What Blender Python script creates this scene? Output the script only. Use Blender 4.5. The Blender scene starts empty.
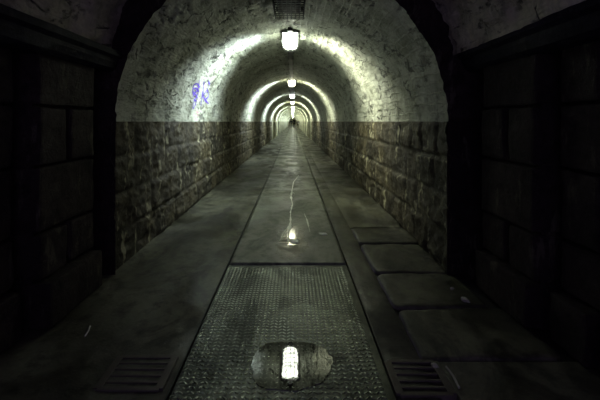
import bpy, bmesh, math, random
from mathutils import Vector, noise, Matrix
C = bpy.context.scene.collection
random.seed(7)
PI = math.pi
# ------------------------------------------------------------------ camera
F = 330.0                 # focal length in pixels of a 600 px wide frame
S = F/400.0               # depth scale
EYE = 1.30
cam_d = bpy.data.cameras.new('camera'); cam = bpy.data.objects.new('camera', cam_d); C.objects.link(cam)
cam_d.sensor_width = 36; cam_d.lens = 36*F/600
cam_d.shift_x = 7/600; cam_d.shift_y = -78.5/600
cam_d.clip_start = .02; cam_d.clip_end = 400
cam.location = (0, 0, EYE); cam.rotation_euler = (PI/2, 0, 0)
bpy.context.scene.camera = cam
# ------------------------------------------------------------------ world: faint night ambience
w = bpy.data.worlds.new('world'); bpy.context.scene.world = w; w.use_nodes = True
bg = w.node_tree.nodes['Background']; bg.inputs[0].default_value = (.42, .34, .72, 1); bg.inputs[1].default_value = .36
# ------------------------------------------------------------------ exposure
vs = bpy.context.scene.view_settings
vs.view_transform = 'Standard'; vs.look = 'None'; vs.gamma = 1; vs.exposure = .30; vs.use_curve_mapping = False
LAMP = 19.0; BEAM = 31.0

CX = -.10; R = 1.43; Y0 = 3.40*S; YSTEP = 28.6*S; YEND = 150*S
XL, XR = CX-R, CX+R
LAMP_Y = [(6.55+7.2*i)*S for i in range(20)]

# ------------------------------------------------------------------ node helpers
def mat(name):
    m = bpy.data.materials.new(name); m.use_nodes = True
    nt = m.node_tree; nt.nodes.clear()
    o = nt.nodes.new('ShaderNodeOutputMaterial'); p = nt.nodes.new('ShaderNodeBsdfPrincipled')
    nt.links.new(p.outputs[0], o.inputs[0])
    return m, nt, p
class N:
    def __init__(s, nt): s.nt = nt
    def put(s, sock, v):
        if isinstance(v, bpy.types.NodeSocket): s.nt.links.new(v, sock)
        elif v is not None:
            try: sock.default_value = v
            except Exception: sock.default_value = (v[0], v[1], v[2], 1)
    def noise(s, vec, scale, detail=5, rough=.6, dist=0):
        n = s.nt.nodes.new('ShaderNodeTexNoise'); s.put(n.inputs['Vector'], vec)
        n.inputs['Scale'].default_value = scale; n.inputs['Detail'].default_value = detail
        n.inputs['Roughness'].default_value = rough; n.inputs['Distortion'].default_value = dist
        return n.outputs['Fac'], n.outputs['Color']
    def voro(s, vec, scale, feature='F1'):
        n = s.nt.nodes.new('ShaderNodeTexVoronoi'); n.feature = feature; s.put(n.inputs['Vector'], vec)
        n.inputs['Scale'].default_value = scale
        return n.outputs['Distance']
    def ramp(s, fac, stops):
        n = s.nt.nodes.new('ShaderNodeValToRGB'); s.put(n.inputs[0], fac)
        e = n.color_ramp.elements
        while len(e) < len(stops): e.new(.5)
        for el, (p, c) in zip(e, stops):
            el.position = p
            el.color = (c, c, c, 1) if isinstance(c, (int, float)) else (c[0], c[1], c[2], 1)
        return n.outputs[0]
    def mix(s, fac, a, b, mode='MIX'):
        n = s.nt.nodes.new('ShaderNodeMix'); n.data_type = 'RGBA'; n.blend_type = mode
        s.put(n.inputs[0], fac)
        for k, v in ((6, a), (7, b)):
            if isinstance(v, bpy.types.NodeSocket): s.nt.links.new(v, n.inputs[k])
            else: n.inputs[k].default_value = (v[0], v[1], v[2], 1)
        return n.outputs[2]
    def math(s, op, a, b=0.0, c=0.0):
        n = s.nt.nodes.new('ShaderNodeMath'); n.operation = op
        s.put(n.inputs[0], a); s.put(n.inputs[1], b); s.put(n.inputs[2], c)
        return n.outputs[0]
    def vmath(s, op, a, b):
        n = s.nt.nodes.new('ShaderNodeVectorMath'); n.operation = op
        s.put(n.inputs[0], a); s.put(n.inputs[1], b)
        return n.outputs[0]
    def scale(s, v, k):
        n = s.nt.nodes.new('ShaderNodeVectorMath'); n.operation = 'MULTIPLY'
        s.put(n.inputs[0], v); n.inputs[1].default_value = k
        return n.outputs[0]
    def bump(s, h, strength, dist, prev=None):
        n = s.nt.nodes.new('ShaderNodeBump'); s.put(n.inputs['Height'], h)
        s.put(n.inputs['Strength'], strength); n.inputs['Distance'].default_value = dist
        if prev is not None: s.nt.links.new(prev, n.inputs['Normal'])
        return n.outputs[0]
    def pos(s):
        n = s.nt.nodes.new('ShaderNodeNewGeometry'); return n.outputs['Position']
    def uv(s):
        n = s.nt.nodes.new('ShaderNodeTexCoord'); return n.outputs['UV']
    def xyz(s, v):
        n = s.nt.nodes.new('ShaderNodeSeparateXYZ'); s.put(n.inputs[0], v); return n.outputs
    def attr(s, name):
        n = s.nt.nodes.new('ShaderNodeAttribute'); n.attribute_name = name; return n.outputs['Fac']

# ------------------------------------------------------------------ materials
def plain(name, c, rough=.5, metal=0, bump=.3, scale=40):
    m, nt, p = mat(name); n = N(nt); pos = n.pos()
    f, _ = n.noise(pos, scale, 5, .65)
    nt.links.new(n.mix(f, (c[0]*.7, c[1]*.7, c[2]*.7), (c[0]*1.3, c[1]*1.3, c[2]*1.3)), p.inputs['Base Color'])
    p.inputs['Roughness'].default_value = rough; p.inputs['Metallic'].default_value = metal
    nt.links.new(n.bump(f, bump, .004), p.inputs['Normal'])
    return m
def whitewash(name, base, dirt, brick=1.0, crack=1.0):
    m, nt, p = mat(name); n = N(nt); uv = n.uv(); pos = n.pos()
    _, nc = n.noise(pos, 3.0, 3)
    wob = n.vmath('ADD', uv, n.scale(n.vmath('SUBTRACT', nc, (.5, .5, .5)), (.16, .10, 0)))
    br = nt.nodes.new('ShaderNodeTexBrick'); nt.links.new(wob, br.inputs['Vector'])
    br.inputs['Scale'].default_value = 1; br.inputs['Brick Width'].default_value = .26
    br.inputs['Row Height'].default_value = .088; br.inputs['Mortar Size'].default_value = .010
    br.inputs['Mortar Smooth'].default_value = .6; br.inputs['Bias'].default_value = 0
    br.inputs['Color1'].default_value = (1, 1, 1, 1); br.inputs['Color2'].default_value = (.55, .55, .55, 1); br.inputs['Mortar'].default_value = (.3, .3, .3, 1)
    mort = n.math('MULTIPLY', br.outputs['Fac'], n.ramp(n.noise(pos, 2.2, 5)[0], [(.40, .12), (.60, 1)]))
    big, _ = n.noise(pos, 1.3, 6, .65)
    mid, _ = n.noise(n.scale(pos, (1, .55, 1)), 7, 9, .74, .15)
    fine, _ = n.noise(pos, 45, 5, .7)
    st, _ = n.noise(n.scale(pos, (7, 7, .7)), 3, 4, .6)
    dirtm = n.ramp(n.math('ADD', n.math('MULTIPLY', big, .6), n.math('MULTIPLY', mid, .45)), [(.44, 0), (.66, 1)])
    col = n.mix(n.math('MULTIPLY', dirtm, .9), base, dirt)
    side = n.ramp(n.math('DIVIDE', n.xyz(uv)[1], PI*R), [(.38, 1), (.55, 0)])      # the right haunch shows its pointed courses
    mort = n.math('MULTIPLY', mort, n.math('ADD', n.math('MULTIPLY', side, .75), .25))
    col = n.mix(n.math('MULTIPLY', mort, .55*brick), col, (min(.8, base[0]*1.15), min(.8, base[1]*1.15), base[2]*1.1))
    col = n.mix(n.math('MULTIPLY', n.ramp(st, [(.5, 0), (.75, 1)]), .45), col, (.13, .15, .085))
    # spalled patches, dark
    wp = n.vmath('ADD', pos, n.scale(nc, (.25, .25, .25)))
    cr = n.voro(n.scale(wp, (1, .45, 1)), 4.6, 'DISTANCE_TO_EDGE')
    crm = n.math('MULTIPLY', n.ramp(cr, [(.0, 1), (.05, 0)]), n.ramp(n.noise(pos, 4.2, 5)[0], [(.52, 0), (.60, 1)]))
    rot = nt.nodes.new('ShaderNodeMapping'); n.put(rot.inputs['Vector'], pos); rot.inputs['Rotation'].default_value = (.5, .3, .6); rot.inputs['Scale'].default_value = (1.6, .55, 1.0)
    sp = n.ramp(n.noise(rot.outputs[0], 7.5, 8, .72, .25)[0], [(.545, 0), (.60, 1)])
    sp = n.math('MULTIPLY', sp, n.ramp(n.noise(pos, 1.7, 4)[0], [(.38, .15), (.55, 1)]))
    dm = n.math('MAXIMUM', n.math('MULTIPLY', crm, crack), n.math('MULTIPLY', sp, .8*crack))
    col = n.mix(dm, col, (.035, .035, .025))
    nt.links.new(col, p.inputs['Base Color'])
    p.inputs['Roughness'].default_value = .62; p.inputs['Specular IOR Level'].default_value = .35
    h = n.math('ADD', n.math('MULTIPLY', mid, 1.1), n.math('MULTIPLY', fine, .22))
    h = n.math('SUBTRACT', h, n.math('MULTIPLY', dm, .7))
    b = n.bump(h, 1.0, .085)
    b = n.bump(n.noise(n.scale(pos, (9, 2.2, 9)), 2.5, 6, .7, .1)[0], .8, .03, b)
    b = n.bump(n.math('SUBTRACT', n.math('MULTIPLY', n.xyz(br.outputs['Color'])[0], .4*brick), n.math('MULTIPLY', mort, -1.3*brick)), 1.0, .028, b)
    nt.links.new(b, p.inputs['Normal'])
    return m
M_VAULT = whitewash('whitewashed_masonry', (.62, .65, .54), (.20, .215, .135))
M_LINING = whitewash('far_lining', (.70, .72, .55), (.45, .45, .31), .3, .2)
M_RIB = plain('pale_added_rib', (.62, .64, .50), .6)
M_OLDVAULT = whitewash('old_bare_masonry', (.80, .76, .56), (.30, .27, .17), .5, 1.2)

def stone(name, a, b, lime=.5, bump=1.0, rough=.55, spec=.4):
    m, nt, p = mat(name); n = N(nt); pos = n.pos()
    big, _ = n.noise(pos, 2.2, 6, .65); mid, _ = n.noise(pos, 14, 9, .72); fine, _ = n.noise(pos, 70, 5, .7)
    col = n.mix(n.ramp(big, [(.35, 0), (.65, 1)]), a, b)
    col = n.mix(n.ramp(mid, [(.38, .75), (.56, 0)]), col, (a[0]*.25, a[1]*.25, a[2]*.25))
    col = n.mix(1.0, col, n.ramp(n.attr('tone'), [(0, .45), (1, 1.5)]), 'MULTIPLY')
    st, _ = n.noise(n.scale(pos, (3.5, 3.5, .9)), 2.6, 7, .7, .1)
    lm = n.math('MULTIPLY', n.ramp(st, [(.57, 0), (.64, 1)]), lime)
    col = n.mix(lm, col, (.55, .53, .34))
    nt.links.new(col, p.inputs['Base Color'])
    nt.links.new(n.ramp(big, [(.3, rough-.2), (.7, rough+.2)]), p.inputs['Roughness'])
    p.inputs['Specular IOR Level'].default_value = spec
    bp = n.bump(mid, .9*bump, .03); bp = n.bump(fine, .6*bump, .008, bp)
    nt.links.new(bp, p.inputs['Normal'])
    return m
M_ASHLAR = stone('rough_ashlar', (.105, .088, .044), (.038, .034, .019), .85, 1.6)
M_PILASTER = stone('dark_quoin_stone', (.040, .030, .026), (.020, .016, .015), .1, 1, .7, .15)  # even dark stone colour for pilasters and face wall
M_CORNICE = stone('dark_cornice_stone', (.018, .017, .024), (.012, .012, .018), .03, .6, .7, .12)  # even dark bluish stone colour
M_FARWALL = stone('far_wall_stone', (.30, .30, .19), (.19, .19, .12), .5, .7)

def wet(name, a, b, r0, r1, bump=.5, patch=1.4, metal=0, spec=.5, dark=.7, pool=None):
    m, nt, p = mat(name); n = N(nt); pos = n.pos()
    big, _ = n.noise(pos, patch, 7, .62, .4); mid, _ = n.noise(pos, 9, 8, .7); fine, _ = n.noise(pos, 80, 4, .7)
    col = n.mix(n.ramp(big, [(.40, 0), (.60, 1)]), a, b)
    col = n.mix(n.math('MULTIPLY', n.ramp(mid, [(.5, 0), (.62, 1)]), dark), col, (a[0]*.3, a[1]*.3, a[2]*.3))
    col = n.mix(n.math('MULTIPLY', n.ramp(n.noise(pos, 3.3, 9, .75, 1)[0], [(.60, 0), (.66, 1)]), .6), col, (a[0]*2, a[1]*2, a[2]*1.9))
    col = n.mix(n.math('MULTIPLY', n.ramp(n.noise(n.scale(pos, (1, .6, 1)), 2.4, 8, .68, 1.2)[0], [(.50, 0), (.60, 1)]), .75), col, (a[0]*.28, a[1]*.28, a[2]*.28))
    nt.links.new(col, p.inputs['Base Color'])
    pud, _ = n.noise(n.scale(pos, (1, .75, 1)), 2.1, 6, .6, .6)
    rr = n.ramp(pud, [(.42, r0), (.60, r1)])
    if pool:      # a place where water lies on the surface: (x, y, half width, half length)
        q = n.scale(n.vmath('SUBTRACT', pos, (pool[0], pool[1], 0)), (1/pool[2], 1/pool[3], 0))
        ln = nt.nodes.new('ShaderNodeVectorMath'); ln.operation = 'LENGTH'; nt.links.new(q, ln.inputs[0])
        e = n.math('ADD', ln.outputs['Value'], n.math('MULTIPLY', n.math('SUBTRACT', n.noise(pos, 9, 6, .7)[0], .5), 2.2))
        wetm = n.ramp(e, [(.45, 1), (1.0, 0)])
        rr = n.mix(wetm, rr, (.05, .05, .05))
        keep = n.math('SUBTRACT', 1.0, n.math('MULTIPLY', wetm, .93))
    nt.links.new(rr, p.inputs['Roughness']); p.inputs['Metallic'].default_value = metal
    p.inputs['Specular IOR Level'].default_value = spec
    if pool:
        bp = n.bump(mid, n.math('MULTIPLY', keep, .5*bump), .012); bp = n.bump(fine, n.math('MULTIPLY', keep, .7*bump), .0025, bp)
    else:
        bp = n.bump(mid, .5*bump, .012); bp = n.bump(fine, .7*bump, .0025, bp)
    nt.links.new(bp, p.inputs['Normal'])
    return m
M_FLOOR = wet('damp_concrete', (.030, .030, .018), (.13, .132, .088), .32, .75, .9, 1.1)
M_SLAB = wet('damp_slab', (.034, .034, .022), (.095, .095, .06), .36, .7, 1.1, 1.6)
M_COVER = wet('smooth_cover_plate', (.14, .15, .12), (.24, .25, .20), .28, .6, .6, 1.1, 0, .5, .6, (-.01, 3.62, .16, .62))
M_CHECK = wet('wet_checker_steel', (.035, .04, .035), (.12, .13, .11), .30, .46, .5, 1.3, .7, .6, .5)
M_TREAD = wet('pale_tread_steel', (.36, .39, .34), (.50, .54, .47), .18, .32, .2, 1.3, .85, .6, .4)  # treads far paler than the plate, to bring out their glints
M_TRENCH = wet('trench_dirt', (.02, .02, .015), (.03, .03, .02), .5, .8)

M_IRON = plain('dark_iron', (.035, .038, .035), .5, .6)
M_TRAY = plain('dull_grey_steel', (.085, .09, .08), .55, .4)
M_RUST = plain('rusty_grate', (.09, .08, .065), .5, .4)
M_WHITE = plain('white_streak_and_stick', (.75, .77, .68), .35)  # white for the painted lamp reflections, the floor marks and the left stick
M_GLINT = plain('white_glint', (.9, .92, .82), .6, 0, .2)  # white lumps that stand in for glints on the wet floor
M_VIOLET = plain('violet_spray', (.10, .06, .36), .5, 0, .1)
M_PINK = plain('faded_red_spray', (.45, .22, .25), .5, 0, .1)
M_PEBBLE = plain('pale_stone', (.34, .34, .27), .7)
def water():
    m, nt, p = mat('puddle_water'); n = N(nt); pos = n.pos()
    f, _ = n.noise(pos, 5, 3)
    nt.links.new(n.mix(f, (.010, .012, .009), (.03, .03, .02)), p.inputs['Base Color'])
    p.inputs['Roughness'].default_value = .025; p.inputs['Specular IOR Level'].default_value = .6
    nt.links.new(n.bump(n.noise(pos, 14, 2)[0], .04, .004), p.inputs['Normal'])
    return m
M_WATER = water()
def glow(name, c, k):
    m, nt, p = mat(name); n = N(nt)
    f, _ = n.noise(n.pos(), 9, 3)
    nt.links.new(n.mix(f, (c[0]*.9, c[1]*.9, c[2]*.82), c), p.inputs['Emission Color'])
    p.inputs['Base Color'].default_value = (.8, .8, .75, 1); p.inputs['Emission Strength'].default_value = k
    return m
M_GLOW = glow('lit_glass', (.93, 1.0, .86), LAMP)
M_GLOW2 = glow('lit_glass_warm', (1.0, .97, .72), LAMP*.9)
M_GLOW3 = glow('lit_glass_cool', (.90, .96, 1.0), LAMP*.8)

# ------------------------------------------------------------------ object helpers
def link(name, bm, m, parent=None, smooth=False):
    me = bpy.data.meshes.new(name); bm.to_mesh(me); bm.free(); me.materials.append(m)
    if smooth:
        for q in me.polygons: q.use_smooth = True
    o = bpy.data.objects.new(name, me); C.objects.link(o)
    if parent is not None: o.parent = parent
    return o
def tag(o, label, cat, group=None, kind=None):
    o['label'] = label; o['category'] = cat
    if group: o['group'] = group
    if kind: o['kind'] = kind
    return o
def struct(o): o['kind'] = 'structure'; return o
def empty(name, loc):
    o = bpy.data.objects.new(name, None); C.objects.link(o); o.location = loc; return o
def box(bm, x0, x1, y0, y1, z0, z1, bev=0.0):
    vs_ = [bm.verts.new((x, y, z)) for x in (x0, x1) for y in (y0, y1) for z in (z0, z1)]
    fs = []
    for a in ((0,1,3,2),(4,6,7,5),(0,4,5,1),(2,3,7,6),(0,2,6,4),(1,5,7,3)):
        fs.append(bm.faces.new([vs_[i] for i in a]))
    if bev:
        es = list({e for f in fs for e in f.edges})
        bmesh.ops.bevel(bm, geom=es, offset=bev, segments=2, affect='EDGES', profile=.6)
def tube(bm, pts, r, seg=6, closed=False):
    pts = [Vector(p) for p in pts]; rings = []; n = len(pts)
    for i, p in enumerate(pts):
        if closed: d = pts[(i+1) % n]-pts[i-1]
        else: d = pts[min(i+1, n-1)]-pts[max(i-1, 0)]
        d.normalize()
        up = Vector((0, 0, 1)) if abs(d.z) < .9 else Vector((0, 1, 0))
        a = d.cross(up).normalized(); b = d.cross(a)
        rings.append([bm.verts.new(p+a*(r*math.cos(2*PI*k/seg))+b*(r*math.sin(2*PI*k/seg))) for k in range(seg)])
    for i in range(n if closed else n-1):
        A, B = rings[i], rings[(i+1) % n]
        for k in range(seg): bm.faces.new((A[k], A[(k+1) % seg], B[(k+1) % seg], B[k]))
    if not closed:
        bm.faces.new(rings[0]); bm.faces.new(list(reversed(rings[-1])))
def grid(name, nu, nv, fn, m, tone=None, uvf=None, flip=False, smooth=True):
    """fn(i,j)->Vector, tone(i,j)->float, uvf(i,j)->(u,v)"""
    verts = []; 
    for j in range(nv+1):
        for i in range(nu+1): verts.append(fn(i, j))
    faces = []
    for j in range(nv):
        for i in range(nu):
            a = j*(nu+1)+i; f = (a, a+1, a+nu+2, a+nu+1)
            faces.append(f[::-1] if flip else f)
    me = bpy.data.meshes.new(name); me.from_pydata(verts, [], faces); me.materials.append(m)
    if tone:
        at = me.attributes.new('tone', 'FLOAT', 'POINT')
        at.data.foreach_set('value', [tone(i, j) for j in range(nv+1) for i in range(nu+1)])
    if uvf:
        L = me.uv_layers.new(name='UVMap'); 
        us = [uvf(i, j) for j in range(nv+1) for i in range(nu+1)]
        idx = [0]*len(me.loops); me.loops.foreach_get('vertex_index', idx)
        flat = []
        for k in idx: flat += us[k]
        L.data.foreach_set('uv', flat)
    if smooth: me.polygons.foreach_set('use_smooth', [True]*len(me.polygons))
    me.update()
    o = bpy.data.objects.new(name, me); C.objects.link(o); return o
def add_tone(o, v=.5):
    at = o.data.attributes.new('tone', 'FLOAT', 'POINT')
    at.data.foreach_set('value', [v]*len(o.data.vertices))
def steps(y0, y1, d0, growth):
    out = [y0]; d = d0
    while out[-1] < y1: out.append(out[-1]+d); d *= growth
    out[-1] = y1; return out
def hash1(*a):
    v = math.sin(sum(x*k for x, k in zip(a, (12.9898, 78.233, 37.719, 11.13))))*43758.5453
    return v-math.floor(v)

# ------------------------------------------------------------------ the vault
def vault_disp(th, y):
    """inward displacement of the rendered masonry at angle th (0 = right springing, pi = left)"""
    p = Vector((math.cos(th)*R*1.0, y, math.sin(th)*R))
    d = .016*noise.noise(p*2.2)+.010*noise.noise(p*7.0+Vector((9, 3, 1)))
    k = (max(0, noise.noise(p*1.6+Vector((4, 7, 2)))) * 1.5)
    d += .020*k*noise.noise(p*17)
    # courses of long stones along the tunnel, strong on the right haunch
    a_ = th*R+.012*noise.noise(Vector((y*2.3, th*3, 6)))
    f = (a_/.092) % 1.0; row = int(a_/.092)
    side = min(1, max(0, (1.75-th)/.35)) if th > .12 else .3
    g_ = (y/.34+hash1(row, 3)) % 1.0
    jt = max(0, 1-min(f, 1-f)/.17); ct = max(0, 1-min(g_, 1-g_)/.05)
    d += (.15+.85*side)*(.011*jt+.006*(hash1(row, int(y/.34+hash1(row, 3)))-.5)-.005*ct)*(.55+.45*noise.noise(p*1.9))
    if th > 1.6: d += .012*abs(noise.noise(p*11))+.006*noise.noise(p*26)
    return d
def vault_pt(th, y, rad=R, off=0.0):
    r = rad-vault_disp(th, y)-off
    return Vector((CX+math.cos(th)*r, y, EYE+math.sin(th)*r))
NU = 300
ys = steps(Y0, YSTEP, .026, 1.010)
ths = [PI*i/NU for i in range(NU+1)]
def ragged(th, y):    # crumbled front edge of the opening
    return Y0+.03*noise.noise(Vector((th*6, 1, 1)))+.02*noise.noise(Vector((th*23, 5, 1)))
def vfn(i, j):
    y = ys[j]
    if j == 0: y = ragged(ths[i], y)-.0
    return vault_pt(ths[i], y)
ceiling = struct(grid('ceiling', NU, len(ys)-1, vfn, M_VAULT, uvf=lambda i, j: (ys[j], ths[i]*R)))
# narrower lined stretch further in
R2 = R-.065
ys2 = steps(YSTEP, YEND, .25, 1.02)
def v2(i, j):
    th = PI*i/72; y = ys2[j]
    return Vector((CX+math.cos(th)*R2, y, EYE+math.sin(th)*R2))
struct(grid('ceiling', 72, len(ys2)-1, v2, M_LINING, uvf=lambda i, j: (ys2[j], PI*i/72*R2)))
bm = bmesh.new()      # the step between both vaults
a = [bm.verts.new((CX+math.cos(PI*i/72)*(R+.05), YSTEP, EYE+math.sin(PI*i/72)*(R+.05))) for i in range(73)]
b = [bm.verts.new((CX+math.cos(PI*i/72)*R2, YSTEP, EYE+math.sin(PI*i/72)*R2)) for i in range(73)]
for i in range(72): bm.faces.new((a[i], a[i+1], b[i+1], b[i]))
for s in (1, -1):
    x0, x1 = CX+s*(R+.05), CX+s*R2
    bm.faces.new([bm.verts.new(q) for q in ((x0, YSTEP, 0), (x1, YSTEP, 0), (x1, YSTEP, EYE), (x0, YSTEP, EYE))])
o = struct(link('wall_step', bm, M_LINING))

# ------------------------------------------------------------------ dado walls of rough ashlar
HS = [0, .325, .655, .985, EYE]
def make_blocks(seed, lmin, lmax):
    rnd = random.Random(seed); rows = []
    for c in range(4):
        e = [Y0-rnd.uniform(0, .3)]
        while e[-1] < YSTEP+1: e.append(e[-1]+rnd.uniform(lmin, lmax)*(.75 if c == 3 else 1))
        rows.append(e)
    return rows
def block_at(rows, y, z, seed):
    zz = z+.010*noise.noise(Vector((y*1.3, z*2, seed)))
    yy = y+.012*noise.noise(Vector((y*2, z*5, seed+5)))
    c = 3
    for k in range(4):
        if zz < HS[k+1]: c = k; break
    e = rows[c]; lo, hi = 0, len(e)-1
    while hi-lo > 1:
        m_ = (lo+hi)//2
        if e[m_] <= yy: lo = m_
        else: hi = m_
    dj = min(yy-e[lo], e[lo+1]-yy, zz-HS[c], HS[c+1]-zz if c < 3 else 1)
    return c, lo, dj
def dado_side(s, rows, seed, name):
    yy = steps(Y0-.01, YSTEP, .022, 1.008); NZ = 56
    zs = [-.02+(EYE+.02)*i/NZ for i in range(NZ+1)]
    cache = {}
    def get(i, j):
        if (i, j) not in cache:
            y, z = yy[j], zs[i]
            c, l, dj = block_at(rows, y, z, seed)
            t = hash1(c+seed, l)
            k = min(1, max(0, dj/.040)); k = k*k*(3-2*k)
            p = Vector((seed*3.3, y, z))
            h = k*(.018+.035*(hash1(l, c, seed)-.35)+.026*noise.noise(p*6)+.020*noise.noise(p*15)+.012*noise.noise(p*34))
            cache[(i, j)] = (h, t*.85*(.55+.45*k)+.05)
        return cache[(i, j)]
    def fn(i, j):
        if i == NZ+1: return Vector((CX+s*(R+.06), yy[j], EYE))
        h, t = get(i, j)
        return Vector((CX+s*(R+.018-h), yy[j], zs[i]))
    return struct(grid(name, NZ+1, len(yy)-1, fn, M_ASHLAR, tone=lambda i, j: get(min(i, NZ), j)[1], flip=(s < 0)))
rowsL = make_blocks(3, .34, .70); rowsR = make_blocks(8, .26, .56)
dado_side(-1, rowsL, 2, 'wall_left'); dado_side(1, rowsR, 5, 'wall_right')
for s, nm in ((-1, 'wall_left'), (1, 'wall_right')):
    def fn(i, j):
        y = ys2[j]
        return Vector((CX+s*(R2-.01*noise.noise(Vector((s, y*.6, i*.5)))), y, (EYE+.01)*i/6-.01))
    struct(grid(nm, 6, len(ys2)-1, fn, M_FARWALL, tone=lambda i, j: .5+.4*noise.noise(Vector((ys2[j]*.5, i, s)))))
def rib(y, n_, dep=.075, wid=.45):
    bm = bmesh.new(); prof = []
    for rad in (R2+.06, R2-dep):
        out = [(CX+rad, -.02), (CX+rad, EYE*.5)]+[(CX+math.cos(PI*i/48)*rad, EYE+math.sin(PI*i/48)*rad) for i in range(49)]+[(CX-rad, EYE*.5), (CX-rad, -.02)]
        prof.append([[bm.verts.new((x, yy, z)) for x, z in out] for yy in (y, y+wid)])
    (oa, ob), (ia, ib) = prof
    for k in range(len(oa)-1):
        for A, B in ((oa, ia), (ia, ib), (ib, ob), (ob, oa)): bm.faces.new((A[k], A[k+1], B[k+1], B[k]))
    bmesh.ops.recalc_face_normals(bm, faces=bm.faces)
    struct(link('trim_%d' % n_, bm, M_RIB))
for k_ in range(4, 14): rib(LAMP_Y[k_]+1.15, k_+1)  # ribs added so their pale faces carry the lamps' bright rings
bm = bmesh.new(); box(bm, XL-.5, XR+.5, YEND, YEND+.3, -.1, EYE+R+.5)
struct(link('wall_end', bm, M_LINING))

# ------------------------------------------------------------------ entrance chamber
R3 = 1.48; Z3 = EYE+.335; XP_L, XP_R = -1.60, 1.50; YBACK = -.30
t0 = math.asin((1.86-Z3)/R3)
def ring(th): return Vector((CX+math.cos(th)*R3, 0, Z3+math.sin(th)*R3))
ys3 = steps(YBACK, Y0, .035, 1.0); NT = 150
def v3(i, j):
    th = t0+(PI-2*t0)*i/NT; y = ys3[j]
    q = Vector((math.cos(th)*R3, y, math.sin(th)*R3))
    c_, q_ = noise.voronoi(q*6.5)[0][:2]
    r = R3-.028*noise.noise(q*3)-.022*noise.noise(q*9)-.014*noise.noise(q*21)-.05*min(.35, q_-c_)
    return Vector((CX+math.cos(th)*r, y, Z3+math.sin(th)*r))
struct(grid('ceiling', NT, len(ys3)-1, v3, M_OLDVAULT, uvf=lambda i, j: (ys3[j], (t0+(PI-2*t0)*i/NT)*R3)))
# face wall around the tunnel mouth
def mouth(k, n=264):   # inner outline from floor right, over the arch, to floor left
    if k < 12: return Vector((XR-.02, Y0, (EYE+.12)*k/12-.12))
    if k > n-12: return Vector((XL+.02, Y0, (EYE+.12)*(n-k)/12-.12))
    th = PI*(k-12)/(n-24)
    p = vault_pt(th, Y0, R, .012); p.y = ragged(th, Y0); return p
def outer(k, n=264):
    if k < 12: return Vector((XP_R+.35, Y0, (EYE+.12)*k/12-.12))
    if k > n-12: return Vector((XP_L-.35, Y0, (EYE+.12)*(n-k)/12-.12))
    th = PI*(k-12)/(n-24); rr = 1.95
    return Vector((CX+math.cos(th)*rr, Y0, EYE+math.sin(th)*rr))
def ff(i, j):
    a, b = mouth(j), outer(j); t = i/14
    p = a.lerp(b, t)
    if 0 < i: p.y = Y0+(a.y-Y0)*max(0, 1-t*4)-.02*abs(noise.noise(p*7))-.012*noise.noise(p*19)-.0
    return p
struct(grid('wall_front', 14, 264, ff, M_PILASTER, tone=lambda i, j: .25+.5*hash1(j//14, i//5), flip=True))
bm = bmesh.new()      # added unseen shell that stops sky light leaking through the seams
o1 = [(CX+R+.14, -.1), (CX+R+.14, EYE)]+[(CX+math.cos(PI*i/32)*(R+.14), EYE+math.sin(PI*i/32)*(R+.14)) for i in range(1, 32)]+[(CX-R-.14, EYE), (CX-R-.14, -.1)]
A_ = [bm.verts.new((x, Y0+.03, z)) for x, z in o1]; B_ = [bm.verts.new((x, YSTEP+.1, z)) for x, z in o1]
for k in range(len(o1)-1): bm.faces.new((A_[k], A_[k+1], B_[k+1], B_[k]))
struct(link('wall_light_seal', bm, M_TRENCH))
# rusticated pilasters, blocks with open joints
def rustic(s, xf, y0, y1, name, split):
    o_bm = bmesh.new(); H = [0, .30, .60, 1.02, 1.40, 1.80]
    g = .016
    for c in range(5):
        cuts = [y0, y1]
        if (c+(0 if split else 1)) % 2 == 1: cuts = [y0, y0+(y1-y0)*.48, y1]
        pr = .06 if c == 0 else 0.0
        for k in range(len(cuts)-1):
            xa, xb = xf-s*(pr+.03*hash1(c, k, s)*.5), xf+s*.40
            box(o_bm, min(xa, xb), max(xa, xb), cuts[k]+g*(1 if k == 0 else 2), cuts[k+1]-g*(1 if k == len(cuts)-2 else 2), H[c]+g*.6, H[c+1]-g*.6, .018)
    box(o_bm, min(xf+s*.05, xf+s*.45), max(xf+s*.05, xf+s*.45), y0+.03, y1-.03, 0, 1.82)
    bmesh.ops.subdivide_edges(o_bm, edges=[e for e in o_bm.edges if e.calc_length() > .12], cuts=5, use_grid_fill=True)
    for v in o_bm.verts:
        v.co += Vector((noise.noise(v.co*9), noise.noise(v.co*9+Vector((5, 5, 5))), noise.noise(v.co*8+Vector((9, 1, 5)))))*.008
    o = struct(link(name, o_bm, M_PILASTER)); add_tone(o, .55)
    return o
for s, xf, nm in ((-1, XP_L+.025, 'wall_left'), (1, XP_R, 'wall_right')):
    rustic(s, xf, 2.46*S, 3.18*S, nm, True)
    rustic(s, xf+s*.10, 1.72*S, 2.40*S, nm, False)
    rustic(s, xf, .95*S, 1.66*S, nm, False)
    rustic(s, xf+s*.10, YBACK, .89*S, nm, True)
    bm = bmesh.new(); xa, xb = xf+s*.30, xf+s*.55     # backing masonry seen in the recesses
    box(bm, min(xa, xb), max(xa, xb), YBACK, Y0+.3, -.05, 1.9)
    o = struct(link(nm, bm, M_PILASTER)); add_tone(o, .4)
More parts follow.
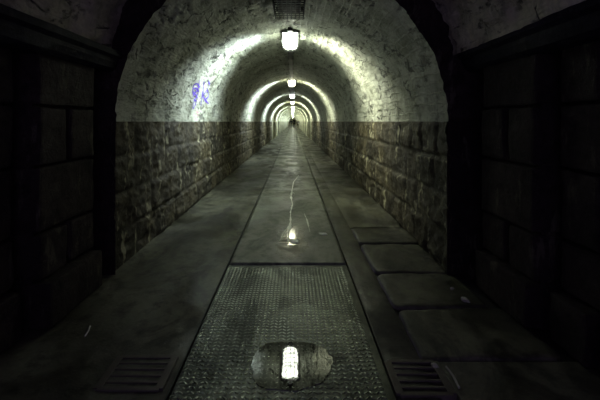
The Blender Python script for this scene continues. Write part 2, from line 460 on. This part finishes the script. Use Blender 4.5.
def cornice(s, xw, name):
    prof = [(.45, 1.72), (.01, 1.72), (-.03, 1.745), (-.05, 1.79), (-.05, 1.82), (-.085, 1.84), (-.085, 1.885), (-.02, 1.91), (.45, 1.93)]
    yy = steps(YBACK, Y0-.015, .12, 1.0)
    def fn(i, j):
        d, z = prof[i]
        n_ = noise.noise(Vector((i*3.1, yy[j]*4, s)))*.008
        return Vector((xw+s*(d+n_), yy[j], z+n_))
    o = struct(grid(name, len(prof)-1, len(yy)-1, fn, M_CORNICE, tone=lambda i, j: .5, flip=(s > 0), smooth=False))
    return o
cornice(-1, XP_L+.07, 'trim_1'); cornice(1, XP_R-.02, 'trim_2')

# ------------------------------------------------------------------ floor
PX0, PX1 = -.585, .485; KX = .70
def zfloor(x, y):
    return .006*noise.noise(Vector((x*1.7, y*1.2, 0)))+.003*noise.noise(Vector((x*8, y*8, 3)))
def floor_part(x0, x1, y0, y1, nx, name='floor', m=M_FLOOR, z=0.0, amp=1.0, step=.06):
    yy = steps(y0, y1, step, 1.02)
    def fn(i, j):
        x = x0+(x1-x0)*i/nx
        d = min(x-x0, x1-x); e = -.008 if d < 1e-5 else 0
        return Vector((x, yy[j], z+(zfloor(x, yy[j])*amp if 1 else 0)+e))
    return struct(grid(name, nx, len(yy)-1, fn, m))
floor_part(-2.1, PX0-.018, -1.5, YEND, 26)                       # left walk
floor_part(PX1+.018, KX, YBACK, YEND, 6)                          # strip beside the plates
floor_part(KX, 1.75, 4.92*S, YEND, 16)                            # right walk, far
floor_part(KX, 1.75, YBACK, YEND, 4, z=-.035, amp=.5, m=M_TRENCH)  # bed under the slabs
floor_part(PX0-.03, PX1+.03, YBACK, YEND, 4, z=-.06, amp=.3, m=M_TRENCH)
bm = bmesh.new()     # angle irons that edge the trench
for x in (PX0-.014, PX1+.014):
    box(bm, x-.005, x+.005, YBACK, 60*S, -.06, -.004)
struct(link('trim_3', bm, M_IRON))

# checkered steel plate
def checker(name, y0, y1, label):
    root = empty(name, ((PX0+PX1)/2, (y0+y1)/2, 0)); tag(root, label, 'steel plate')
    inv = Vector(root.location)
    bm = bmesh.new(); box(bm, PX0-inv.x, PX1-inv.x, y0-inv.y, y1-inv.y, -.058, -.004, .003)
    link('plate', bm, M_CHECK, root)
    bm = bmesh.new(); p = .0270; pz = .0300; hl, hw, hh = .0155, .0054, .0040
    ny = int((y1-y0-.02)/pz); nx = int((PX1-PX0-.02)/p)
    for j in range(ny):
        y = y0+.015+j*pz
        for i in range(nx):
            x = PX0+.018+i*p+(p*.0)
            a_ = PI/5.0 if (i) % 2 == 0 else -PI/5.0
            c, s_ = math.cos(a_), math.sin(a_)
            base = []
            for (u, v, h) in ((-hl, 0, 0), (-hl*.45, -hw, 0), (hl*.45, -hw, 0), (hl, 0, 0), (hl*.45, hw, 0), (-hl*.45, hw, 0)):
                base.append(bm.verts.new((x+u*c-v*s_-inv.x, y+u*s_+v*c-inv.y, -.0042)))
            t1 = bm.verts.new((x-hl*.5*c-inv.x, y-hl*.5*s_-inv.y, -.0042+hh)); t2 = bm.verts.new((x+hl*.5*c-inv.x, y+hl*.5*s_-inv.y, -.0042+hh))
            bm.faces.new((base[0], base[1], t1)); bm.faces.new((base[1], base[2], t2, t1)); bm.faces.new((base[2], base[3], t2))
            bm.faces.new((base[3], base[4], t2)); bm.faces.new((base[4], base[5], t1, t2)); bm.faces.new((base[5], base[0], t1))
    bmesh.ops.recalc_face_normals(bm, faces=bm.faces)
    o = link('raised_tread', bm, M_TREAD, root, True); o['kind'] = 'stuff'
    return root
checker('checker_plate', -.29, 3.63*S, 'wet steel plate with raised zigzag tread and a puddle on it, nearest the viewer')
# plain covers that follow
lab = ['smooth grey trench cover just beyond the checkered plate, with wet white streaks',
       'second smooth grey trench cover, starting where the white streaks on the floor thin out',
       'third smooth grey trench cover, between the second cover and the second ceiling lamp',
       'fourth smooth grey trench cover, under the third ceiling lamp']
cy = [3.665, 7.58, 11.7, 17.6, 28.5]
for k in range(4):
    y0, y1 = cy[k]*S, cy[k+1]*S-.012
    yy = steps(y0, y1, .05, 1.0); nx = 30
    def cf(i, j):
        jj = min(max(j-1, 0), len(yy)-1); ii = min(max(i-1, 0), nx)
        x = PX0+(PX1-PX0)*ii/nx; y = yy[jj]
        z = -.003+.0014*noise.noise(Vector((x*3, y*1.7, 4)))
        if i in (0, nx+2) or j in (0, len(yy)+1): z = -.058
        else:
            # welded seams across the cover
            d = abs(((y/S) % 1.42)-.1)
            if d < .03: z -= .003
        return Vector((x, y, z))
    o = grid('trench_cover', nx+2, len(yy)+1, cf, M_COVER)
    tag(o, lab[k], 'trench cover')
floor_part(PX0+.0, PX1-.0, 28.5*S, YEND, 6, z=-.004, amp=.5, m=M_COVER)
# stone slabs of the right walk
sl = [(4.30, 4.905, .708, 1.38, 'worn stone floor slab by the right wall, the farthest of the row of slabs'),
      (3.46, 4.25, .712, 1.36, 'worn stone floor slab by the right wall, second farthest of the row'),
      (2.81, 3.44, .712, 1.38, 'worn stone floor slab by the right wall, beside the front of the cover joint'),
      (2.19, 2.79, .716, 1.50, 'big dark stone floor slab behind the right drain grate')]
for y0, y1, x0, x1, lb in sl:
    y0 *= S; y1 *= S; nx, ny = 26, 22
    def sf(i, j):
        ii = min(max(i-1, 0), nx); jj = min(max(j-1, 0), ny)
        u, v = ii/nx, jj/ny
        x = x0+(x1-x0)*u; y = y0+(y1-y0)*v
        e = min(u, 1-u, v, 1-v); 
        wx = .016*noise.noise(Vector((y*5, x0*9, y0))) if u in (0, 1) else 0
        wy = .018*noise.noise(Vector((x*5, y0*9, 3))) if v in (0, 1) else 0
        # rounded, broken corners
        cxn = max(0, abs(u-.5)*2-.86)/.14; cyn = max(0, abs(v-.5)*2-.86)/.14
        q = cxn*cyn*.02
        z = zfloor(x*1.3, y*1.3)*1.2-.009*max(0, 1-e/.04)**2+.006*noise.noise(Vector((x*9, y*9, y0)))
        if i in (0, nx+2) or j in (0, ny+2): z = -.036
        return Vector((x+wx-math.copysign(q, u-.5), y+wy-math.copysign(q, v-.5), z))
    tag(grid('floor_slab', nx+2, ny+2, sf, M_SLAB), lb, 'stone slab')
bm = bmesh.new()      # concrete around the right grate
box(bm, KX+.085, 1.62, YBACK, 2.17*S, -.07, -.002, .006)
o = struct(link('floor', bm, M_SLAB))
# drain grates
def grate(cx, cyy, wx, wy, nbar, label, x_shear=0.0):
    root = empty('drain_grate', (cx, cyy, 0)); tag(root, label, 'drain grate')
    bm = bmesh.new()
    for s in (-1, 1):
        box(bm, s*wx/2-.02, s*wx/2+.02, -wy/2, wy/2, -.05, .008, .003)
        box(bm, -wx/2, wx/2, s*wy/2-.012, s*wy/2+.012, -.05, .0078, .003)
    link('frame', bm, M_RUST, root)
    for k in range(nbar):
        bm = bmesh.new(); y = -wy/2+wy*(k+1)/(nbar+1)
        box(bm, -wx/2+.018, wx/2-.018, y-.007, y+.007, -.04, .006, .003)
        link('bar', bm, M_RUST, root)
    bm = bmesh.new(); box(bm, -wx/2, wx/2, -wy/2, wy/2, -.055, -.045)
    link('sump', bm, M_TRENCH, root)
    return root
grate(-.80, 2.07*S, .30, .24*S+.02, 4, 'slotted iron drain grate in the left walk, beside the checkered plate')
grate(.635, 2.03*S, .25, .26*S, 4, 'slotted iron drain grate in the right walk, beside the checkered plate')

# puddle on the checkered plate
def blob(name, cx, cyy, rx, ry, z, th, m, seed, amp=.25, n=72, sq=2.6):
    bm = bmesh.new(); top = []; bot = []
    for k in range(n):
        a_ = 2*PI*k/n; c, s_ = math.cos(a_), math.sin(a_)
        rr = (abs(c)**sq+abs(s_)**sq)**(-1/sq)
        rr *= 1+amp*noise.noise(Vector((c*1.8, s_*1.8, seed)))+amp*.35*noise.noise(Vector((c*7, s_*7, seed)))
        top.append(bm.verts.new((c*rx*rr, s_*ry*rr, th))); bot.append(bm.verts.new((c*rx*rr*1.01, s_*ry*rr*1.01, 0)))
    bm.faces.new(top)
    for k in range(n): bm.faces.new((bot[k], bot[(k+1) % n], top[(k+1) % n], top[k]))
    o = link(name, bm, m); o.location = (cx, cyy, z)
    return o
tag(blob('puddle', -.008, 2.155*S, .215, .215*S, -.0039, .0033, M_WATER, 5.3, .13), 'still puddle on the checkered plate mirroring the nearest lamp', 'puddle')

# ------------------------------------------------------------------ lamps
def capsule(bm, L, wx, hz, z_top, seg=20, nl=22):
    """rounded glass trough hanging below z_top, long axis y"""
    rings = []
    for j in range(nl+1):
        t = -1+2*j/nl; y = math.copysign(abs(math.sin(t*PI/2)), t)*L/2
        k = max(0, 1-abs(2*y/L)**5)**.4
        k = max(k, .04)
        row = []
        for i in range(seg+1):
            a_ = PI*i/seg
            cx_, cz_ = math.cos(a_), math.sin(a_)
            ex = math.copysign(abs(cx_)**.55, cx_); ez = abs(cz_)**.55
            row.append(bm.verts.new((ex*wx/2*(.82+.18*k), y, z_top-ez*hz*k)))
        rings.append(row)
    for j in range(nl):
        for i in range(seg): bm.faces.new((rings[j][i], rings[j][i+1], rings[j+1][i+1], rings[j+1][i]))
LZ = EYE+1.405
LL, LW, LH = .56, .27, .195
def make_lamp(gm):
    root = empty('ceiling_lamp', (0, 0, 0))
    bm = bmesh.new(); box(bm, -LW/2-.012, LW/2+.012, -LL/2-.012, LL/2+.012, -.022, .0, .008)
    box(bm, -.05, .05, -LL*.3, LL*.3, -.004, .05, .004)
    link('housing', bm, M_IRON, root)
    bm = bmesh.new(); box(bm, -.035, .035, -LL/2-.12, -LL/2-.02, -.03, .035, .006); tube(bm, [(0, -LL/2-.08, -.0), (0, -LL/2+.01, -.012)], .014, 8)
    link('junction_box', bm, M_IRON, root)
    bm = bmesh.new(); capsule(bm, LL-.03, LW-.03, LH-.02, -.022); bmesh.ops.recalc_face_normals(bm, faces=bm.faces)
    link('glass_cover', bm, gm, root, True)
    bm = bmesh.new(); w_, h_ = LW/2, LH
    for k in range(7):       # hoops across
        y = -LL/2+.01+(LL-.02)*k/6; q = 1 if 0 < k < 6 else .93
        pts = [(w_*math.copysign(abs(math.cos(PI*i/14))**.5, math.cos(PI*i/14))*q, y, -.015-h_*q*abs(math.sin(PI*i/14))**.5) for i in range(15)]
        tube(bm, pts, .0045, 5)
    for x, zz in ((-w_*.98, -.55*h_), (-w_*.5, -h_-.014), (0, -h_-.016), (w_*.5, -h_-.014), (w_*.98, -.55*h_)):   # wires along
        tube(bm, [(x*.93, -LL/2-.002, -.02), (x, -LL/2+.008, zz*.9), (x, -LL/2+.03, zz), (x, LL/2-.03, zz), (x, LL/2-.008, zz*.9), (x*.93, LL/2+.002, -.02)], .0045, 5)
    link('wire_guard', bm, M_IRON, root)
    return root
def beam_light(sgn, col):  # area lights added beside each lamp to sharpen its ring on the vault
    ld = bpy.data.lights.new('added_side_beam', 'AREA'); ld.shape = 'RECTANGLE'; ld.size = LL-.1; ld.size_y = .13
    ld.energy = BEAM*(.68 if sgn > 0 else 1.12); ld.color = col; ld.spread = math.radians(94)
    return ld
BEAMS = [(1, beam_light(1, (1.0, 1.0, .80))), (-1, beam_light(-1, (.84, .96, 1.0)))]
def add_beams(root, k=1.0):
    for sgn, ld in BEAMS:
        o = bpy.data.objects.new('added_side_beam', ld); C.objects.link(o); o.parent = root
        d = Vector((sgn*math.cos(math.radians(35)), 0, -math.sin(math.radians(35))))
        z = -d; x = Vector((0, 1, 0)); y = z.cross(x)
        o.matrix_local = Matrix.Translation((sgn*(LW/2+.012), 0, -.095)) @ Matrix((x, y, z)).transposed().to_4x4()
def copy_tree(o, parent=None):
    c = o.copy(); C.objects.link(c)
    if parent is not None: c.parent = parent
    for ch in [q for q in bpy.data.objects if q.parent == o]:
        copy_tree(ch, c)
    return c
lampA = make_lamp(M_GLOW); add_beams(lampA)
names = {0: 'nearest glowing caged ceiling lamp, large and white under the arch crown',
         1: 'second glowing caged ceiling lamp from the viewer, behind the nearest one',
         2: 'third glowing caged ceiling lamp from the viewer, casting a bluish ring of light',
         3: 'fourth glowing caged ceiling lamp, where the tunnel lining narrows',
         4: 'fifth glowing caged ceiling lamp, first one inside the narrower lining',
         5: 'sixth glowing caged ceiling lamp, second one inside the narrower lining'}
far_label = 'tiny distant ceiling lamp merging into the bright line above the walking people'
for i, y in enumerate(LAMP_Y):
    o = lampA if i == 0 else copy_tree(lampA)
    low = .06 if y > YSTEP else 0
    o.location = (-.045+.004*min(i, 6), y, LZ-low)
    if i in names: tag(o, names[i], 'ceiling lamp', 'caged lamps along the tunnel crown')
    else: tag(o, far_label, 'ceiling lamp', 'string of tiny distant lamps')
    gm = {2: M_GLOW3, 3: M_GLOW2, 1: M_GLOW2}.get(i)
    if gm:
        for ch in [q for q in bpy.data.objects if q.parent == o]:
            if ch.name.startswith('glass_cover'):
                ch.data = ch.data.copy(); ch.data.materials[0] = gm
# cable trays between lamps
tray_labels = ['dull steel cable tray on the crown between the first and second lamps',
               'dull steel cable tray on the crown between the second and third lamps',
               'dull steel cable tray on the crown between the third and fourth lamps']
for i in range(3):
    a_ = LAMP_Y[i]+LL/2+.03; b_ = LAMP_Y[i+1]-LL/2-.14
    bm = bmesh.new(); z = -.06
    tw = (.05, .10, .09)[i]; box(bm, -tw, tw, 0, b_-a_, -.045, -.038, .002)
    for s in (-1, 1): box(bm, s*tw-.003, s*tw+.003, 0, b_-a_, -.045, .0)
    nr = int((b_-a_)/.7)
    for k in range(nr+1): box(bm, -tw-.01, tw+.01, .02+k*(b_-a_-.08)/nr, .05+k*(b_-a_-.08)/nr, -.05, .022)
    o = link('cable_tray', bm, M_IRON); o.location = (CX+.05, a_, EYE+R-.022)
    tag(o, tray_labels[i], 'cable tray')
# unlit cage nearer than the first lamp
root = empty('wire_cage', (-.045, 3.72, EYE+1.39)); tag(root, 'unlit dark wire cage hung on the arch crown in front of the nearest lamp', 'wire cage')
bm = bmesh.new(); cw, cl = .175, .43
zb = -.10
for k in range(8):
    x = -cw+2*cw*k/7; tube(bm, [(x, -cl, .0), (x, -cl, zb), (x, cl, zb), (x, cl, .0)], .006, 6)
for k in range(13):
    y = -cl+2*cl*k/12; tube(bm, [(-cw, y, -.0), (-cw, y, zb), (cw, y, zb), (cw, y, .0)], .006, 6)
link('wire_grid', bm, M_IRON, root)
bm = bmesh.new(); box(bm, -cw+.05, cw-.05, -cl+.06, cl-.06, -.05, .01, .01)
link('back_box', bm, M_IRON, root)
for sx in (-1, 1):
    for sy in (-1, 1):
        bm = bmesh.new(); box(bm, sx*(cw-.02)-.012, sx*(cw-.02)+.012, sy*(cl-.03)-.012, sy*(cl-.03)+.012, -.01, .03)
        link('bracket', bm, M_IRON, root)

# ------------------------------------------------------------------ graffiti on the left vault, painted strokes
def ray_vault(px, py):
    dx, dz = (px-293)/F, (121.5-py)/F
    a_ = dx*dx+dz*dz; b_ = -2*dx*CX; c_ = CX*CX-R*R
    t = (-b_+math.sqrt(b_*b_-4*a_*c_))/(2*a_)
    return math.atan2(t*dz, t*dx-CX), t
def strokes(name, lines, width, m, label):
    bm = bmesh.new()
    for ln in lines:
        pts = [ray_vault(*p) for p in ln]; dense = []
        for (t1, y1), (t2, y2) in zip(pts, pts[1:]):
            for k in range(6): dense.append((t1+(t2-t1)*k/6, y1+(y2-y1)*k/6))
        dense.append(pts[-1]); prev = None
        for k, (th, y) in enumerate(dense):
            a_, b_ = dense[max(0, k-1)], dense[min(len(dense)-1, k+1)]
            d = Vector(((b_[0]-a_[0])*R, b_[1]-a_[1])); d.normalize(); nrm = Vector((-d.y, d.x))*width*(.7+.5*noise.noise(Vector((k*.4, th*9, y))))
            row = [bm.verts.new(vault_pt(th+sg*nrm.x/R, y+sg*nrm.y, R, .004)) for sg in (-1, 0, 1)]
            if prev: 
                for q in (0, 1): bm.faces.new((prev[q], prev[q+1], row[q+1], row[q]))
            prev = row
    o = link(name, bm, m); tag(o, label, 'graffiti'); return o
strokes('graffiti', [
    [(203.5, 79), (202.8, 88), (201.5, 97), (200.8, 106)], [(207.5, 80), (208.5, 84), (206, 90), (202.5, 96), (204.5, 99), (208.5, 104)],
    [(206, 89), (208.5, 93), (208, 97), (205, 100)],
    [(199.5, 79.5), (198.5, 85), (197, 90), (194, 95), (192.5, 97)], [(194.5, 83), (193, 87), (192, 92), (193.5, 95)], [(194, 84), (197, 83.5), (199, 87)],
    [(192.5, 89), (196, 88), (198.5, 92)], [(198, 93), (196, 97), (194, 101), (192.5, 108)], [(193.5, 99), (196, 101), (195.5, 104), (193, 109)], [(193, 92), (196, 95), (197, 98)]],
    .019, M_VIOLET, 'violet spray paint scrawl on the whitewashed vault above the left wall')
strokes('graffiti', [[(197.5, 110.5), (196.5, 113), (198, 116)], [(196, 112), (198.5, 112.5)]], .012, M_PINK, 'small faded red mark under the violet scrawl')

# ------------------------------------------------------------------ painted lamp glints, white marks and litter on the floor
def floor_pt(px, py): 
    d = py-121.5; y = EYE*F/d; return ((px-293)/F*y, y)
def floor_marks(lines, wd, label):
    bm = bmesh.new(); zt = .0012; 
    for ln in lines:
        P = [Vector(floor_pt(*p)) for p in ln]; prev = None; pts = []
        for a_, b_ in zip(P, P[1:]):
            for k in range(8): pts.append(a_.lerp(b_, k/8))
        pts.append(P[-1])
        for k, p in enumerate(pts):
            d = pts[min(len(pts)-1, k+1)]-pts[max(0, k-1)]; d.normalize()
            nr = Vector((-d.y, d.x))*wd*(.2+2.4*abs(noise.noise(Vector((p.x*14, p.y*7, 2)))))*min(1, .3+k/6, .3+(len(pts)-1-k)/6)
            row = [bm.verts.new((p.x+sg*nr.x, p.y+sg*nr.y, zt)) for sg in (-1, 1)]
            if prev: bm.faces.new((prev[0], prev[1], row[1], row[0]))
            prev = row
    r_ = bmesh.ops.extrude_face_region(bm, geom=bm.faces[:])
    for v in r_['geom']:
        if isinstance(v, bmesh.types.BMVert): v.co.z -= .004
    o = link('white_mark', bm, M_WHITE); tag(o, label, 'white mark'); return o
floor_marks([[(299, 175), (293.5, 182), (292, 190), (291, 197), (292.5, 204), (290.5, 212), (290.5, 222), (289, 232), (288, 243)]], .014, 'long crooked white streak of painted lamp reflections down the middle of the walkway')  # white strip drawn where the wet floor mirrors the lamps
floor_marks([[(291, 190), (294.5, 194)], [(289.5, 196), (293, 192)]], .008, 'small white cross on the upper end of the long streak')  # plain white marks around the long streak
floor_marks([[(288.5, 226), (283, 234), (279.5, 241)]], .010, 'short white streak slanting off the long streak to the left')
floor_marks([[(304, 213), (307, 220), (310, 232)]], .007, 'faint white line to the right of the long streak')
def lump(name, px, py, sx, sy, sz, m, label, cat, seed):
    bm = bmesh.new(); bmesh.ops.create_icosphere(bm, subdivisions=3, radius=1)
    for v in bm.verts:
        k = 1+.35*noise.noise(v.co*1.6+Vector((seed, 0, 0)))+.12*noise.noise(v.co*4)
        v.co = Vector((v.co.x*sx*k, v.co.y*sy*k, max(v.co.z, -.5)*sz*k+sz*.45))
    o = link(name, bm, m, None, True); x, y = floor_pt(px, py); o.location = (x, y, .0); o.rotation_euler.z = seed
    tag(o, label, cat); return o
lump('floor_glint', 295, 241.5, .045, .06, .006, M_GLINT, 'white lump standing for a lamp glint at the foot of the long white streak', 'glint', .4)
lump('floor_glint', 323, 234, .035, .05, .007, M_GLINT, 'small white three-cornered lump standing for a glint right of the white streaks', 'glint', 1.4)
lump('pebble', 465, 301, .030, .020, .018, M_PEBBLE, 'pale stone chip at the foot of the right wall', 'pebble', 2.2)
lump('pebble', 452, 289, .016, .012, .010, M_PEBBLE, 'smaller pale stone chip behind the larger one by the right wall', 'pebble', 3.1)
lump('pebble', 435, 367, .020, .016, .012, M_PEBBLE, 'grey stone chip behind the right drain grate', 'pebble', 5.1)
def stick(p, q, r, m, label):
    a_, b_ = floor_pt(*p), floor_pt(*q)
    bm = bmesh.new(); mid = ((a_[0]+b_[0])/2+.006, (a_[1]+b_[1])/2, r+.003)
    tube(bm, [(a_[0], a_[1], r+.001), mid, (b_[0], b_[1], r+.001)], r, 7)
    o = link('stick', bm, m); tag(o, label, 'stick')
stick((85, 337), (90, 327), .004, M_WHITE, 'thin white stick lying at the foot of the left pilaster')
stick((446, 368), (459, 389), .006, M_PEBBLE, 'thin pale twig lying beside the right drain grate')

# ------------------------------------------------------------------ people, far down the tunnel
M_SKIN = plain('skin', (.45, .28, .2), .5); M_HAIR = plain('hair', (.02, .015, .012), .5)
M_NAVY = plain('navy_cloth', (.018, .022, .05), .8); M_BLACK = plain('black_cloth', (.012, .013, .014), .8)
M_GREY = plain('grey_cloth', (.09, .085, .11), .8); M_PALE = plain('pale_trousers', (.32, .36, .33), .8)
def skinmesh(name, chains, m, parent, sub=2):
    me = bpy.data.meshes.new(name); verts = []; edges = []; rad = []; key = {}
    for ch in chains:
        last = None
        for (p, r) in ch:
            k = tuple(round(v, 3) for v in p)
            if k not in key: key[k] = len(verts); verts.append(p); rad.append(r)
            if last is not None and last != key[k]: edges.append((last, key[k]))
            last = key[k]
    me.from_pydata(verts, edges, []); o = bpy.data.objects.new(name, me); C.objects.link(o); o.parent = parent
    sm = o.modifiers.new('skin', 'SKIN'); sm.use_smooth_shade = True
    for i, v in enumerate(me.skin_vertices[0].data):
        r = rad[i]; v.radius = r if isinstance(r, tuple) else (r, r)
        v.use_root = (i == 0)
    s_ = o.modifiers.new('sub', 'SUBSURF'); s_.levels = sub; s_.render_levels = sub
    me.materials.append(m); return o
def person(x, y, label, H, jacket, legs, lean=0.0, stride=.16, elbow=.33, ry=0.0, bulk=1.0):
    root = empty('person', (x, y, 0)); root.rotation_euler = (0, 0, ry); k = H/1.75; tag(root, label, 'person')
    root.scale = (k, k, k)
    def L(p): return (p[0]+lean*max(0, p[2]-.9), p[1], p[2])
    hip = L((0, 0, .95)); ch = []
    ch.append([(hip, (.15, .11)), (L((0, 0, 1.12)), (.125, .10)), (L((0, 0, 1.32)), (.165, .11)), (L((0, 0, 1.45)), (.10, .08)), (L((0, -.01, 1.52)), .052), (L((0, -.02, 1.60)), (.075, .09)), (L((0, -.02, 1.68)), (.078, .095)), (L((0, -.01, 1.735)), .05)])
    legc = []
    for s, st in ((1, stride), (-1, -stride)):
        leg = [(hip, (.15, .11)), (L((s*.10, 0, .88)), .085), ((s*.105, -st*.55, .50), .058), ((s*.11, -st*.6+(.08 if st < 0 else 0), .28), .052), ((s*.11, -st+.02, .09), .037), ((s*.115, -st-.02, .04), .038), ((s*.12, -st-.14, .032), .03)]
        ch.append(leg); legc.append([(p, (r if isinstance(r, float) else r[0])*1.12) for p, r in leg[:5]])
    armc = []
    for s in (1, -1):
        arm = [(L((0, 0, 1.32)), (.165, .11)), (L((s*.17, 0, 1.41)), .06), (L((s*(elbow-.04), .03*s, 1.14)), .042), (L((s*elbow, -.08, .92)), .032), (L((s*(elbow), -.10, .86)), .03)]
        ch.append(arm); armc.append([(p, (r if isinstance(r, float) else r[0])*1.28) for p, r in arm[1:4]])
        for f, (dx, ln) in enumerate(((-.022, .07), (-.008, .08), (.006, .078), (.02, .062))):
            ch.append([(L((s*elbow, -.10, .86)), .03), (L((s*elbow+dx, -.105, .825)), .009), (L((s*elbow+dx, -.11, .86-ln)), .008)])
        ch.append([(L((s*elbow, -.10, .86)), .03), (L((s*elbow, -.135, .84)), .009), (L((s*elbow, -.145, .815)), .008)])
    skinmesh('body', ch, M_SKIN, root)
    jk = [[(L((0, 0, 1.1)), (.15*bulk, .125)), (L((0, 0, 1.32)), (.19*bulk, .13)), (L((0, 0, 1.46)), (.13, .10))], [(L((0, 0, 1.1)), (.15*bulk, .125)), (L((0, 0, .86)), (.185*bulk, .14))]]
    for a_ in armc: jk.append([(L((0, 0, 1.32)), (.19*bulk, .13))]+a_)
    skinmesh('jacket', jk, jacket, root)
    skinmesh('trousers', [[(hip, (.16, .12))]+l[1:] for l in legc], legs, root)
    skinmesh('hair', [[(L((0, .02, 1.62)), (.085, .07)), (L((0, .01, 1.71)), (.088, .09)), (L((0, 0, 1.765)), .05)]], M_HAIR, root, 2)
    return root
PY = 62.3
person(-.33, PY, 'person on the left of the walking trio, dark navy jacket and pale trousers', 1.66, M_NAVY, M_PALE, -.08, .14, .36, bulk=1.35)
person(.22, PY+.6, 'tallest person, in the middle of the walking trio, dressed in black', 1.9, M_BLACK, M_BLACK, 0, .18, .30, bulk=1.1)
person(.92, PY-.5, 'person on the right of the walking trio, leaning, grey top and dark trousers', 1.6, M_GREY, M_BLACK, .14, .16, .30, bulk=1.25)
